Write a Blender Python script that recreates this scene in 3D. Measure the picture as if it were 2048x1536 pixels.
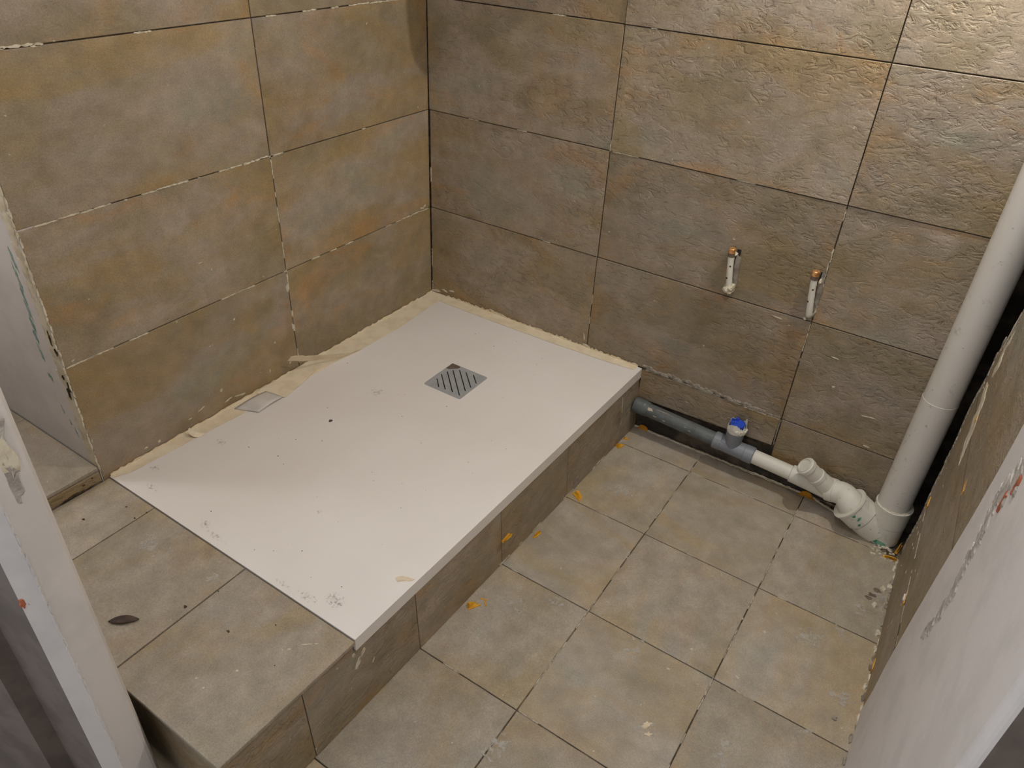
import bpy, bmesh, math, random
from mathutils import Vector, Matrix, noise
from mathutils.geometry import tessellate_polygon
random.seed(7)
S = bpy.context.scene
C = S.collection
for o in list(bpy.data.objects): bpy.data.objects.remove(o)

# ---------------------------------------------------------------- camera, world, lamps, exposure
cam_d = bpy.data.cameras.new('camera'); cam = bpy.data.objects.new('camera', cam_d); C.objects.link(cam)
cam.location = (1.44037, -1.76802, 1.37659)
cam.rotation_euler = (0.973537, -0.044434, 0.586585)
cam_d.sensor_fit = 'HORIZONTAL'; cam_d.sensor_width = 36; cam_d.lens = 1482.44 * 36 / 2048
cam_d.clip_start = 0.02
S.camera = cam
W = bpy.data.worlds.new('world'); S.world = W; W.use_nodes = True
bg = W.node_tree.nodes['Background']; bg.inputs[0].default_value = (0.95, 1.0, 1.09, 1); bg.inputs[1].default_value = 1.05

def lamp(name, loc, power, col, radius):
    l = bpy.data.lights.new(name, 'POINT'); l.energy = power; l.color = col; l.shadow_soft_size = radius
    o = bpy.data.objects.new(name, l); o.location = loc; C.objects.link(o); return o
lamp('ceiling_bulb_light', (1.40, -0.175, 1.68), 26, (1.0, 1.0, 0.97), 0.012)
lamp('hall_bulb_light', (1.00, -1.22, 2.20), 16, (0.92, 1.0, 1.15), 0.10)
lamp('recess_fill', (-0.45, -1.475, 1.40), 10, (0.95, 1.0, 1.05), 0.08)  # unseen fill lamp, added to brighten the recess reveal
S.view_settings.view_transform = 'Standard'; S.view_settings.look = 'None'
S.view_settings.gamma = 1; S.view_settings.exposure = -0.04
S.view_settings.use_curve_mapping = False

# ---------------------------------------------------------------- materials
def srgb(r, g, b):
    f = lambda c: (c / 255 / 12.92) if c / 255 <= 0.04045 else ((c / 255 + 0.055) / 1.055) ** 2.4
    return (f(r), f(g), f(b), 1)

class NT:
    def __init__(s, name):
        s.m = bpy.data.materials.new(name); s.m.use_nodes = True
        s.t = s.m.node_tree; s.b = s.t.nodes['Principled BSDF']
    def n(s, typ, **kw):
        nd = s.t.nodes.new(typ)
        for k, v in kw.items():
            if isinstance(k, str) and hasattr(nd, k): setattr(nd, k, v)
        return nd
    def l(s, a, b): s.t.links.new(a, b)
    def noise(s, vec, scale, detail=4, rough=0.55, dist=0.0):
        nd = s.n('ShaderNodeTexNoise'); nd.inputs['Scale'].default_value = scale
        nd.inputs['Detail'].default_value = detail; nd.inputs['Roughness'].default_value = rough
        nd.inputs['Distortion'].default_value = dist
        if vec is not None: s.l(vec, nd.inputs['Vector'])
        return nd.outputs['Fac']
    def ramp(s, fac, stops, interp='LINEAR'):
        nd = s.n('ShaderNodeValToRGB'); cr = nd.color_ramp; cr.interpolation = interp
        while len(cr.elements) > 1: cr.elements.remove(cr.elements[-1])
        cr.elements[0].position = stops[0][0]; cr.elements[0].color = stops[0][1]
        for p, c in stops[1:]:
            e = cr.elements.new(p); e.color = c
        s.l(fac, nd.inputs['Fac']); return nd.outputs['Color']
    def mix(s, fac, a, b, mode='MIX'):
        nd = s.n('ShaderNodeMix', data_type='RGBA', blend_type=mode)
        for k, v in ((0, fac), (6, a), (7, b)):
            if isinstance(v, (int, float)): nd.inputs[k].default_value = v
            elif isinstance(v, tuple): nd.inputs[k].default_value = v
            else: s.l(v, nd.inputs[k])
        return nd.outputs[2]
    def math(s, op, a, b=0.0):
        nd = s.n('ShaderNodeMath', operation=op)
        for k, v in ((0, a), (1, b)):
            if isinstance(v, (int, float)): nd.inputs[k].default_value = v
            else: s.l(v, nd.inputs[k])
        return nd.outputs[0]
    def bump(s, h, strength, dist):
        nd = s.n('ShaderNodeBump'); nd.inputs['Strength'].default_value = strength
        nd.inputs['Distance'].default_value = dist; s.l(h, nd.inputs['Height'])
        s.l(nd.outputs[0], s.b.inputs['Normal'])
    def gen(s):
        g = s.n('ShaderNodeTexCoord'); return g.outputs['Object']

BW = lambda v: (v, v, v, 1)

def tile_mat(name, relief, stone, warm, orange_amt, rough=0.5, tintv=1.0):
    q = NT(name)
    uv = q.n('ShaderNodeUVMap'); uv.uv_map = 'UVMap'
    at = q.n('ShaderNodeAttribute'); at.attribute_name = 'tile_rand'
    def vec(su, sv, off=0.0):
        mp = q.n('ShaderNodeVectorMath', operation='MULTIPLY'); q.l(uv.outputs[0], mp.inputs[0]); mp.inputs[1].default_value = (su, sv, 1)
        sc = q.n('ShaderNodeVectorMath', operation='SCALE'); q.l(at.outputs['Vector'], sc.inputs[0]); sc.inputs['Scale'].default_value = 40
        ad = q.n('ShaderNodeVectorMath', operation='ADD'); q.l(mp.outputs[0], ad.inputs[0]); q.l(sc.outputs[0], ad.inputs[1])
        ad2 = q.n('ShaderNodeVectorMath', operation='ADD'); q.l(ad.outputs[0], ad2.inputs[0]); ad2.inputs[1].default_value = (off, off * 1.7, off * .3)
        return ad2.outputs[0]
    v1 = vec(1, 1.8); v2 = vec(1, 2.2, 5.3); v3 = vec(1, 1, 9.1); v4 = vec(1, 1.6, 2.7)
    a = q.noise(v1, 3.2, 5, 0.6, 0.4)
    col = q.ramp(a, [(0.32, stone[0]), (0.45, stone[1]), (0.56, stone[2]), (0.70, stone[3])])
    lu = q.n('ShaderNodeUVMap'); lu.uv_map = 'TileUV'
    ls = q.n('ShaderNodeSeparateXYZ'); q.l(lu.outputs[0], ls.inputs[0])
    eg = lambda o_: q.math('POWER', q.math('ABSOLUTE', q.math('SUBTRACT', q.math('MULTIPLY', o_, 2.0), 1.0)), 4.0)
    edge = q.math('MAXIMUM', eg(ls.outputs[0]), eg(ls.outputs[1]))
    w = q.math('ADD', q.noise(v2, 2.6, 6, 0.62, 0.6), q.math('MULTIPLY', edge, 0.06))
    wf = q.ramp(w, [(0.50, BW(0)), (0.66, BW(1))])
    col = q.mix(q.math('MULTIPLY', wf, warm[1]), col, warm[0])
    o = q.math('ADD', q.noise(v4, 4.2, 6, 0.68, 0.7), q.math('MULTIPLY', edge, 0.07))
    of = q.ramp(o, [(0.57, BW(0)), (0.72, BW(1))])
    col = q.mix(q.math('MULTIPLY', of, orange_amt), col, srgb(168, 120, 62))
    # cloudy value variation and speckle
    c2 = q.noise(v3, 22, 4, 0.6)
    col = q.mix(0.55, col, q.ramp(c2, [(0.3, BW(0.36)), (0.7, BW(0.62))]), 'OVERLAY')
    c3 = q.noise(v3, 330, 3, 0.6)
    col = q.mix(0.45, col, q.ramp(c3, [(0.3, BW(0.32)), (0.7, BW(0.68))]), 'OVERLAY')
    # per tile brightness
    sep = q.n('ShaderNodeSeparateXYZ'); q.l(at.outputs['Vector'], sep.inputs[0])
    br = q.math('ADD', q.math('MULTIPLY', sep.outputs[2], 0.16), 0.90 * tintv)
    vm = q.n('ShaderNodeVectorMath', operation='SCALE'); q.l(col, vm.inputs[0]); q.l(br, vm.inputs['Scale'])
    # little light plaster specks
    sp = q.noise(v3, 60, 2, 0.5)
    spf = q.ramp(sp, [(0.765, BW(0)), (0.785, BW(1))])
    colf = q.mix(q.math('MULTIPLY', spf, 0.6), vm.outputs[0], srgb(205, 196, 175))
    q.l(colf, q.b.inputs['Base Color'])
    q.b.inputs['Roughness'].default_value = rough
    q.b.inputs['Specular IOR Level'].default_value = 0.32
    # relief: slate-like hammered and combed surface
    wv = vec(1, 1.0, 3.3)
    n1 = q.noise(vec(1, 1.8, 1.3), 34, 4, 0.62, 1.0)
    n2 = q.noise(wv, 9, 3, 0.5, 0.4)
    chis = q.ramp(n1, [(0.36, BW(0)), (0.47, BW(0.75)), (0.60, BW(0.9)), (0.75, BW(1))])
    n3 = q.noise(wv, 210, 3, 0.55)
    rv = q.noise(vec(1, 1, 7.7), 5, 2, 0.5)
    amt = q.ramp(rv, [(0.38, BW(0.25)), (0.62, BW(1))])
    h = q.math('ADD', q.math('MULTIPLY', q.math('MULTIPLY', chis, amt), 0.75), q.math('MULTIPLY', n2, 0.9))
    h = q.math('ADD', h, q.math('MULTIPLY', n3, 0.10))
    q.bump(h, relief, 0.0045)
    return q.m

STONE = [srgb(131, 116, 88), srgb(141, 126, 102), srgb(152, 136, 117), srgb(141, 134, 114)]
STONEF = [srgb(148, 136, 114), srgb(156, 144, 125), srgb(163, 150, 133), srgb(154, 149, 134)]
M = {}
M['tile'] = tile_mat('wall_tile', 0.75, STONE, (srgb(144, 120, 80), 0.6), 0.40, 0.46, 1.0)
M['tilea'] = tile_mat('wall_tile_smooth', 0.20, STONE, (srgb(150, 124, 78), 0.65), 0.42, 0.5, 1.0)
M['ftile'] = tile_mat('floor_tile', 0.14, STONEF, (srgb(160, 138, 96), 0.5), 0.18, 0.5, 1.0)

def simple(name, col, rough=0.6, var=None, scale=30, bump=0, bdist=0.001, bscale=80, metal=0, spec=0.4, thr=(0.45, 0.6), detail=5):
    q = NT(name); g = q.gen()
    if var:
        f = q.noise(g, scale, detail, 0.6)
        q.l(q.ramp(f, [(thr[0], col), (thr[1], var)]), q.b.inputs['Base Color'])
    else: q.b.inputs['Base Color'].default_value = col
    q.b.inputs['Roughness'].default_value = rough; q.b.inputs['Metallic'].default_value = metal
    q.b.inputs['Specular IOR Level'].default_value = spec
    if bump: q.bump(q.noise(g, bscale, 5, 0.6), bump, bdist)
    return q.m

M['grout_dark'] = simple('dark_joint', srgb(58, 46, 32), 0.9, srgb(92, 78, 58), 60, 0.5, 0.001, 200)
M['grout_floor'] = simple('floor_joint', srgb(70, 58, 42), 0.9, srgb(120, 106, 84), 25, 0.5, 0.001, 200, thr=(0.5, 0.62))
M['grout'] = simple('dried_adhesive', srgb(205, 194, 170), 0.85, srgb(178, 166, 140), 70, 0.6, 0.001, 300)
M['floorfill'] = simple('beige_floor_grout', srgb(178, 168, 148), 0.9, srgb(140, 128, 108), 60, 0.6, 0.001, 300)
M['mortar'] = simple('grey_mortar', srgb(150, 140, 124), 0.9, srgb(120, 108, 92), 50, 0.8, 0.002, 150)
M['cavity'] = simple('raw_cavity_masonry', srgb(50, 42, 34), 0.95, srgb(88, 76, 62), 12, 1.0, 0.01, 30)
M['plaster'] = simple('white_wall_paint', srgb(205, 198, 192), 0.75, srgb(196, 190, 184), 9, 0.35, 0.001, 120)
M['rawplaster'] = simple('rough_plaster', srgb(176, 168, 158), 0.9, srgb(150, 142, 132), 45, 0.9, 0.004, 60)
M['creamplaster'] = simple('cream_plaster', srgb(206, 196, 172), 0.85, srgb(186, 172, 146), 35, 0.7, 0.002, 90)
M['shadedface'] = simple('face_shade_colour', srgb(104, 93, 84), 0.8, srgb(92, 81, 73), 14, 0.2)  # plaster darkened in colour to stand for shade on doorway faces
M['brick'] = simple('exposed_brick', srgb(168, 96, 66), 0.9, srgb(140, 76, 52), 40, 0.8, 0.003, 90)
M['green'] = simple('green_paint_stain', srgb(112, 142, 134), 0.8, srgb(150, 168, 158), 60)
M['greenb'] = simple('green_solvent_stain', srgb(30, 124, 96), 0.6, srgb(120, 165, 140), 70)
M['tape'] = simple('masking_tape_paper', srgb(226, 210, 180), 0.7, srgb(216, 198, 166), 20, 0.3, 0.0006, 120)
M['tapeback'] = simple('tape_pale_underside', srgb(214, 204, 182), 0.6, srgb(200, 190, 168), 20, 0.3, 0.0006, 120)
M['foil'] = simple('pale_plastic_film', srgb(206, 198, 188), 0.6, srgb(194, 186, 176), 18)
M['brass'] = simple('worn_brass', srgb(226, 172, 112), 0.34, srgb(190, 130, 74), 90, 0.2, 0.0005, 300, metal=0.6, spec=0.8)
M['steel'] = simple('brushed_steel', srgb(176, 178, 176), 0.38, srgb(168, 170, 168), 40, metal=0.25, spec=0.6)
M['nearblack'] = simple('near_black', srgb(26, 24, 22), 0.3)
M['dullbrown'] = simple('dull_brown', srgb(96, 82, 70), 0.5, srgb(116, 100, 86), 60)
M['orange'] = simple('orange_plastic', srgb(214, 156, 40), 0.4, srgb(204, 142, 34), 50)
M['orangedark'] = simple('dark_orange_plastic', srgb(176, 118, 28), 0.5, srgb(188, 128, 34), 50)  # darker orange for the plate cores and the clips near the pipes
M['blue'] = simple('blue_plastic', srgb(44, 78, 186), 0.35, srgb(60, 92, 196), 40)
M['leaf'] = simple('dry_leaf', srgb(66, 52, 42), 0.7, srgb(84, 66, 52), 60)
M['mould'] = simple('black_grime', srgb(52, 42, 30), 0.9, srgb(86, 72, 50), 90)
M['crumb'] = simple('grey_crumb', srgb(70, 66, 62), 0.9)
M['chip'] = simple('cream_paint_flake', srgb(214, 196, 168), 0.7, srgb(200, 180, 150), 60)

def pvc(name, base, dirt, amt, g2=None, rough=0.38):
    q = NT(name); g = q.gen()
    f = q.noise(g, 26, 6, 0.65, 0.5)
    c = q.ramp(f, [(0.60, base), (0.80, dirt)])
    f2 = q.noise(g, 95, 2, 0.5)
    c = q.mix(q.math('MULTIPLY', q.ramp(f2, [(0.70, BW(0)), (0.74, BW(1))]), amt), c, dirt)
    if g2:
        f3 = q.noise(g, 18, 4, 0.6)
        c = q.mix(q.math('MULTIPLY', q.ramp(f3, [(0.52, BW(0)), (0.66, BW(1))]), 0.5), c, g2)
    q.l(c, q.b.inputs['Base Color']); q.b.inputs['Roughness'].default_value = rough
    q.bump(q.noise(g, 60, 4, 0.6), 0.12, 0.001)
    return q.m
M['pvc'] = pvc('white_pipe_plastic', srgb(205, 198, 186), srgb(150, 140, 128), 0.6)
M['pvcold'] = pvc('painted_pipe_plastic', srgb(208, 202, 186), srgb(150, 142, 126), 0.8, rough=0.5)
M['pvcgrey'] = pvc('grey_pipe_plastic', srgb(90, 93, 90), srgb(140, 138, 128), 0.9, srgb(52, 54, 52), 0.5)
M['pvctee'] = pvc('clean_grey_plastic', srgb(122, 124, 127), srgb(92, 92, 94), 0.5, None, 0.35)

q = NT('white_resin_tray'); g = q.gen()
f = q.noise(g, 3, 4, 0.5)
c = q.ramp(f, [(0.35, srgb(222, 214, 204)), (0.65, srgb(227, 220, 211))])
d = q.noise(g, 34, 6, 0.7)
c = q.mix(q.math('MULTIPLY', q.ramp(d, [(0.70, BW(0)), (0.80, BW(1))]), 0.35), c, srgb(170, 158, 146))
q.l(c, q.b.inputs['Base Color']); q.b.inputs['Roughness'].default_value = 0.48
q.bump(q.noise(g, 420, 3, 0.6), 0.12, 0.0006); M['tray'] = q.m

def dust_mat(name, col, thr, scale, amt=0.6):
    q = NT(name); g = q.gen(); f = q.noise(g, scale, 6, 0.7, 0.4)
    at = q.n('ShaderNodeAttribute'); at.attribute_name = 'fade'
    a = q.ramp(q.math('ADD', f, q.math('MULTIPLY', at.outputs['Fac'], 0.30)), [(thr, BW(0)), (thr + 0.10, BW(1))])
    q.b.inputs['Base Color'].default_value = col; q.b.inputs['Roughness'].default_value = 0.9
    q.l(q.math('MULTIPLY', a, amt), q.b.inputs['Alpha']); return q.m
M['dust'] = dust_mat('plaster_dust_smear', srgb(196, 190, 176), 0.74, 75)
M['grime'] = dust_mat('dark_grime_smear', srgb(110, 98, 84), 0.76, 160, 0.35)

# ---------------------------------------------------------------- mesh builder
class MB:
    def __init__(s): s.v = []; s.f = []; s.mi = []; s.uv = []; s.tr = []; s.fade = []; s.luv = []; s.mats = []; s.smooth = []
    def slot(s, m):
        if m not in s.mats: s.mats.append(m)
        return s.mats.index(m)
    def face(s, pts, m, uv=None, tr=(0, 0, .5), fade=None, smooth=False, luv=None):
        s.luv.append(luv or [(.5, .5)] * len(pts))
        i = len(s.v); s.v += [tuple(p) for p in pts]; s.f.append(list(range(i, i + len(pts)))); s.mi.append(s.slot(m))
        s.uv.append(uv or [(p[0], p[1]) for p in pts]); s.tr.append(tr); s.fade.append(fade or [0] * len(pts)); s.smooth.append(smooth)
    def mesh(s, vs, fs, m, smooth=True):
        i = len(s.v); s.v += [tuple(p) for p in vs]
        for f in fs:
            s.f.append([i + k for k in f]); s.mi.append(s.slot(m)); s.uv.append([(vs[k][0], vs[k][2]) for k in f])
            s.tr.append((0, 0, .5)); s.fade.append([0] * len(f)); s.luv.append([(.5, .5)] * len(f)); s.smooth.append(smooth)
    def box(s, a, b, m):
        x0, y0, z0 = a; x1, y1, z1 = b
        vs = [(x0, y0, z0), (x1, y0, z0), (x1, y1, z0), (x0, y1, z0), (x0, y0, z1), (x1, y0, z1), (x1, y1, z1), (x0, y1, z1)]
        s.mesh(vs, [(0, 3, 2, 1), (4, 5, 6, 7), (0, 1, 5, 4), (1, 2, 6, 5), (2, 3, 7, 6), (3, 0, 4, 7)], m, False)
    def prism(s, poly, z0, z1, m):            # counter-clockwise xy outline
        n = len(poly)
        s.face([(x, y, z1) for x, y in poly], m); s.face([(x, y, z0) for x, y in reversed(poly)], m)
        for i in range(n):
            a, b = poly[i], poly[(i + 1) % n]
            s.face([(a[0], a[1], z0), (b[0], b[1], z0), (b[0], b[1], z1), (a[0], a[1], z1)], m)
    def holed(s, outer, holes, fn, d0, d1, m, mh=None):   # flat plate with holes; fn(u,v,w)->xyz
        rings = [outer] + holes
        tri = tessellate_polygon([[Vector((u, v, 0)) for u, v in r] for r in rings])
        flat = [p for r in rings for p in r]
        for t in tri:
            a = [flat[k] for k in t]
            ar = (a[1][0] - a[0][0]) * (a[2][1] - a[0][1]) - (a[2][0] - a[0][0]) * (a[1][1] - a[0][1])
            if ar < 0: a = a[::-1]
            s.face([fn(u, v, d1) for u, v in a], m); s.face([fn(u, v, d0) for u, v in a[::-1]], m)
        for ri, r in enumerate(rings):
            for i in range(len(r)):
                a, b = r[i], r[(i + 1) % len(r)]
                s.face([fn(a[0], a[1], d0), fn(b[0], b[1], d0), fn(b[0], b[1], d1), fn(a[0], a[1], d1)], m if ri == 0 else (mh or m))
    def tube(s, pts, rad, m, n=28, cap=True):  # swept tube; rad per point
        pts = [Vector(p) for p in pts]
        rings = []; prev = None
        for i, p in enumerate(pts):
            t = (pts[min(i + 1, len(pts) - 1)] - pts[max(i - 1, 0)])
            if t.length < 1e-9: t = prev_t
            t.normalize(); prev_t = t
            if prev is None: a = t.orthogonal().normalized()
            else:
                a = prev - t * prev.dot(t); a.normalize()
            prev = a; b = t.cross(a)
            rings.append([p + (a * math.cos(2 * math.pi * k / n) + b * math.sin(2 * math.pi * k / n)) * rad[i] for k in range(n)])
        vs = [v for r in rings for v in r]; fs = []
        for i in range(len(rings) - 1):
            for k in range(n):
                fs.append((i * n + k, i * n + (k + 1) % n, (i + 1) * n + (k + 1) % n, (i + 1) * n + k))
        s.mesh(vs, fs, m, True)
        if cap:
            s.mesh(rings[0], [tuple(reversed(range(n)))], m, False); s.mesh(rings[-1], [tuple(range(n))], m, False)
    def lathe(s, p0, axis, prof, m, n=36, cap=True):   # prof: (dist along, radius); sharp where doubled
        ax = Vector(axis).normalized(); p0 = Vector(p0); a = ax.orthogonal().normalized(); b = ax.cross(a)
        for (d0, r0), (d1, r1) in zip(prof, prof[1:]):
            R0 = [p0 + ax * d0 + (a * math.cos(2 * math.pi * k / n) + b * math.sin(2 * math.pi * k / n)) * r0 for k in range(n)]
            R1 = [p0 + ax * d1 + (a * math.cos(2 * math.pi * k / n) + b * math.sin(2 * math.pi * k / n)) * r1 for k in range(n)]
            s.mesh(R0 + R1, [(k, (k + 1) % n, n + (k + 1) % n, n + k) for k in range(n)], m, abs(r1 - r0) < abs(d1 - d0) + 1e-6)
        if cap:
            for (d, r), rv in ((prof[0], True), (prof[-1], False)):
                if r > 1e-5:
                    R0 = [p0 + ax * d + (a * math.cos(2 * math.pi * k / n) + b * math.sin(2 * math.pi * k / n)) * r for k in range(n)]
                    s.mesh(R0, [tuple(reversed(range(n))) if rv else tuple(range(n))], m, False)
    def build(s, name, parent=None, origin=None, **props):
        me = bpy.data.meshes.new(name)
        og = Vector(origin) if origin is not None else Vector((0, 0, 0))
        if parent is not None:
            og = Vector((0, 0, 0)); a_ = parent
            while a_ is not None: og += a_.location; a_ = a_.parent
        me.from_pydata([tuple(Vector(p) - og) for p in s.v], [], s.f)
        for m in s.mats: me.materials.append(M[m])
        me.polygons.foreach_set('material_index', s.mi); me.polygons.foreach_set('use_smooth', s.smooth)
        uvl = me.uv_layers.new(name='UVMap'); flat = []
        for u in s.uv:
            for p in u: flat += [p[0], p[1]]
        uvl.data.foreach_set('uv', flat)
        lay = me.uv_layers.new(name='TileUV'); lay.data.foreach_set('uv', [c for u in s.luv for p in u for c in p])
        at = me.attributes.new('tile_rand', 'FLOAT_VECTOR', 'CORNER'); fl = []
        for f, t in zip(s.f, s.tr):
            for _ in f: fl += list(t)
        at.data.foreach_set('vector', fl)
        fa = me.attributes.new('fade', 'FLOAT', 'CORNER'); fa.data.foreach_set('value', [x for f in s.fade for x in f])
        me.validate(clean_customdata=False); me.update()
        o = bpy.data.objects.new(name, me); C.objects.link(o)
        if parent is not None: o.parent = parent
        else: o.location = og
        for k, v in props.items(): o[k] = v
        return o

def thing(name, loc, label, cat, group=None):
    o = bpy.data.objects.new(name, None); o.location = loc; C.objects.link(o); o.empty_display_size = 0.05
    o['label'] = label; o['category'] = cat
    if group: o['group'] = group
    return o

class Plane:
    """P(u,v,w): u,v in the surface, w outwards."""
    def __init__(s, o, u, v, n): s.o, s.u, s.v, s.n = Vector(o), Vector(u), Vector(v), Vector(n)
    def __call__(s, u, v, w=0.0): return s.o + s.u * u + s.v * v + s.n * w

RNG = random.Random(11)
def inset(poly, d):
    n = len(poly); out = []
    for i in range(n):
        p0, p1, p2 = Vector(poly[i - 1]), Vector(poly[i]), Vector(poly[(i + 1) % n])
        e1 = (p1 - p0).normalized(); e2 = (p2 - p1).normalized()
        n1 = Vector((-e1.y, e1.x)); n2 = Vector((-e2.y, e2.x)); b = n1 + n2
        k = d / max(0.35, (1 + n1.dot(n2)) / 1.0) if b.length > 1e-6 else 0
        out.append(p1 + b * k)
    return [(p.x, p.y) for p in out]

def tile(mb, P, poly, m, gap=0.0013, depth=0.009, lip=0.0005, tr=None, out=0.0, swap=False, under='grout_dark'):
    """one tile with a cushioned edge, counter-clockwise polygon seen from outside"""
    poly = inset(poly, gap); top = inset(poly, 0.0009)
    tr = tr or (RNG.random(), RNG.random(), RNG.random())
    c = (sum(p[0] for p in poly) / len(poly), sum(p[1] for p in poly) / len(poly))
    ta, tb, t0 = RNG.uniform(-1, 1) * lip * 3, RNG.uniform(-1, 1) * lip * 3, RNG.uniform(-1, 1) * lip * 0.5 + out
    hgt = lambda p: t0 + ta * (p[0] - c[0]) + tb * (p[1] - c[1])
    uvf = (lambda p: (p[1], p[0])) if swap else (lambda p: (p[0], p[1]))
    ax_, bx_ = min(p[0] for p in poly), max(p[0] for p in poly); ay_, by_ = min(p[1] for p in poly), max(p[1] for p in poly)
    lf = lambda p: ((p[0] - ax_) / (bx_ - ax_), (p[1] - ay_) / (by_ - ay_))
    mb.face([P(p[0], p[1], hgt(p)) for p in top], m, [uvf(p) for p in top], tr, luv=[lf(p) for p in top])
    n = len(poly)
    for i in range(n):
        a, b, c1, d1 = poly[i], poly[(i + 1) % n], top[(i + 1) % n], top[i]
        mb.face([P(a[0], a[1], hgt(a) - 0.0008), P(b[0], b[1], hgt(b) - 0.0008), P(c1[0], c1[1], hgt(c1)), P(d1[0], d1[1], hgt(d1))], m, [uvf(x) for x in (a, b, c1, d1)], tr)
        mb.face([P(a[0], a[1], -depth), P(b[0], b[1], -depth), P(b[0], b[1], hgt(b) - 0.0008), P(a[0], a[1], hgt(a) - 0.0008)], m, [uvf(x) for x in (a, b, b, a)], tr)

def flecks(mb, P, a, b, frac, w=0.0022, m='grout', lift=0.0007, wob=0.6):
    """ragged pieces of dried adhesive filling a joint from a to b"""
    a, b = Vector(a), Vector(b); L = (b - a).length; d = (b - a) / L; nn = Vector((-d.y, d.x)); t = 0
    while t < L:
        ln = RNG.uniform(0.006, 0.05)
        if RNG.random() < frac:
            ln = min(ln, L - t); k = max(2, int(ln / 0.004)); up = []; lo = []; off = RNG.uniform(-0.3, 0.3) * w
            for i in range(k + 1):
                p = a + d * (t + ln * i / k); e = 0.35 if i in (0, k) else 1
                up.append(p + nn * (off + w * 0.5 * e * (1 + RNG.uniform(-wob, wob)))); lo.append(p + nn * (off - w * 0.5 * e * (1 + RNG.uniform(-wob, wob))))
            for i in range(k):
                q4 = [lo[i], lo[i + 1], up[i + 1], up[i]]
                mb.face([P(x.x, x.y, lift) for x in q4], m)
                mb.face([P(up[i].x, up[i].y, lift), P(up[i + 1].x, up[i + 1].y, lift), P(up[i + 1].x, up[i + 1].y, -0.002), P(up[i].x, up[i].y, -0.002)], m)
                mb.face([P(lo[i + 1].x, lo[i + 1].y, lift), P(lo[i].x, lo[i].y, lift), P(lo[i].x, lo[i].y, -0.002), P(lo[i + 1].x, lo[i + 1].y, -0.002)], m)
        t += ln

def blob(mb, P, c, ru, rv, m, n=14, jit=0.35, h=0.0012, ang=0.0, base=-0.0005):
    """irregular low lump stuck on a surface"""
    ca, sa = math.cos(ang), math.sin(ang); ring = []
    for k in range(n):
        a = 2 * math.pi * k / n; r = 1 + RNG.uniform(-jit, jit)
        u, v = ru * r * math.cos(a), rv * r * math.sin(a); ring.append((c[0] + u * ca - v * sa, c[1] + u * sa + v * ca))
    vs = [P(u, v, base) for u, v in ring] + [P(c[0] + (u - c[0]) * .82, c[1] + (v - c[1]) * .82, h * RNG.uniform(.7, 1.1)) for u, v in ring] + [P(c[0], c[1], h * 1.15)]
    fs = [(k, (k + 1) % n, n + (k + 1) % n, n + k) for k in range(n)] + [(n + k, n + (k + 1) % n, 2 * n) for k in range(n)]
    mb.mesh(vs, fs, m, False)

def smear(mb, P, c, ru, rv, m='dust', ang=0.0, w=0.0009):
    """soft patch of dust lying on a surface (fades to nothing at its rim)"""
    n = 20; ca, sa = math.cos(ang), math.sin(ang)
    pt = lambda r, a: (c[0] + ru * r * math.cos(a) * ca - rv * r * math.sin(a) * sa, c[1] + ru * r * math.cos(a) * sa + rv * r * math.sin(a) * ca)
    rr = [(0, 1.0), (0.5, 0.7), (1.0, -0.6)]
    for (r0, f0), (r1, f1) in zip(rr, rr[1:]):
        for k in range(n):
            a0, a1 = 2 * math.pi * k / n, 2 * math.pi * (k + 1) / n
            if r0 == 0: pts = [pt(0, 0), pt(r1, a0), pt(r1, a1)]; fd = [f0, f1, f1]
            else: pts = [pt(r0, a0), pt(r1, a0), pt(r1, a1), pt(r0, a1)]; fd = [f0, f1, f1, f0]
            mb.face([P(u, v, w) for u, v in pts], m, fade=fd)

def ragged(pts, step=0.012, amp=0.002):
    """closed outline with irregular subdivided sides"""
    out = []
    for i in range(len(pts)):
        a, b = Vector(pts[i]), Vector(pts[(i + 1) % len(pts)]); L = (b - a).length; k = max(1, int(L / step)); nn = Vector((-(b - a).y, (b - a).x)) / max(L, 1e-6)
        for j in range(k):
            p = a.lerp(b, j / k) + (nn * RNG.uniform(-amp, amp) if j else Vector((0, 0)))
            out.append((p.x, p.y))
    return out

# ================================================================ THE SETTING
ZJ = [0.205, 0.505, 0.805, 1.105, 1.405, 1.705, 2.005, 2.305, 2.5]
T = 2.5
# step plan: right edge runs slightly askew
XR0, XR1 = 0.789, 0.755           # tray/step right edge at y=0 and y=-1.475
edge_x = lambda y: XR0 + (XR1 - XR0) * (-y / 1.475)

# ---- wall_back : plane y=0, tiles
PB = Plane((0, 0, 0), (1, 0, 0), (0, 0, 1), (0, -1, 0))
mb = MB()
XJ = [0.0015, 0.602, 1.203, 1.803]
for i in range(3):
    x0, x1 = XJ[i], XJ[i + 1]
    if i == 2: x1 = 1.552
    for k in range(len(ZJ) - 1):
        z0, z1 = ZJ[k], ZJ[k + 1]
        z0b = z0 if (k or i) else 0.19
        tile(mb, PB, [(x0, z0b), (x1, z0b), (x1, z1), (x0, z1)], 'tile', lip=0.0016, out=0.0012 if (k >= 2 and i >= 1) else 0.0)
tile(mb, PB, [(0.790, 0.102), (1.199, 0.114), (1.2015, 0.204), (0.790, 0.203)], 'tile', out=0.004, lip=0.0003, gap=0.0008)
tile(mb, PB, [(1.2045, 0.035), (1.52, 0.035), (1.52, 0.205), (1.2045, 0.205)], 'tile', lip=0.0003)
mb.box((0, 0.0045, 0.0), (1.552, 0.08, T), 'grout_dark'); mb.box((1.545, 0.10, 0.0), (1.80, 0.16, T), 'cavity'); mb.box((1.530, 0.006, 0.0), (1.5525, 0.12, T), 'cavity')
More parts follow.
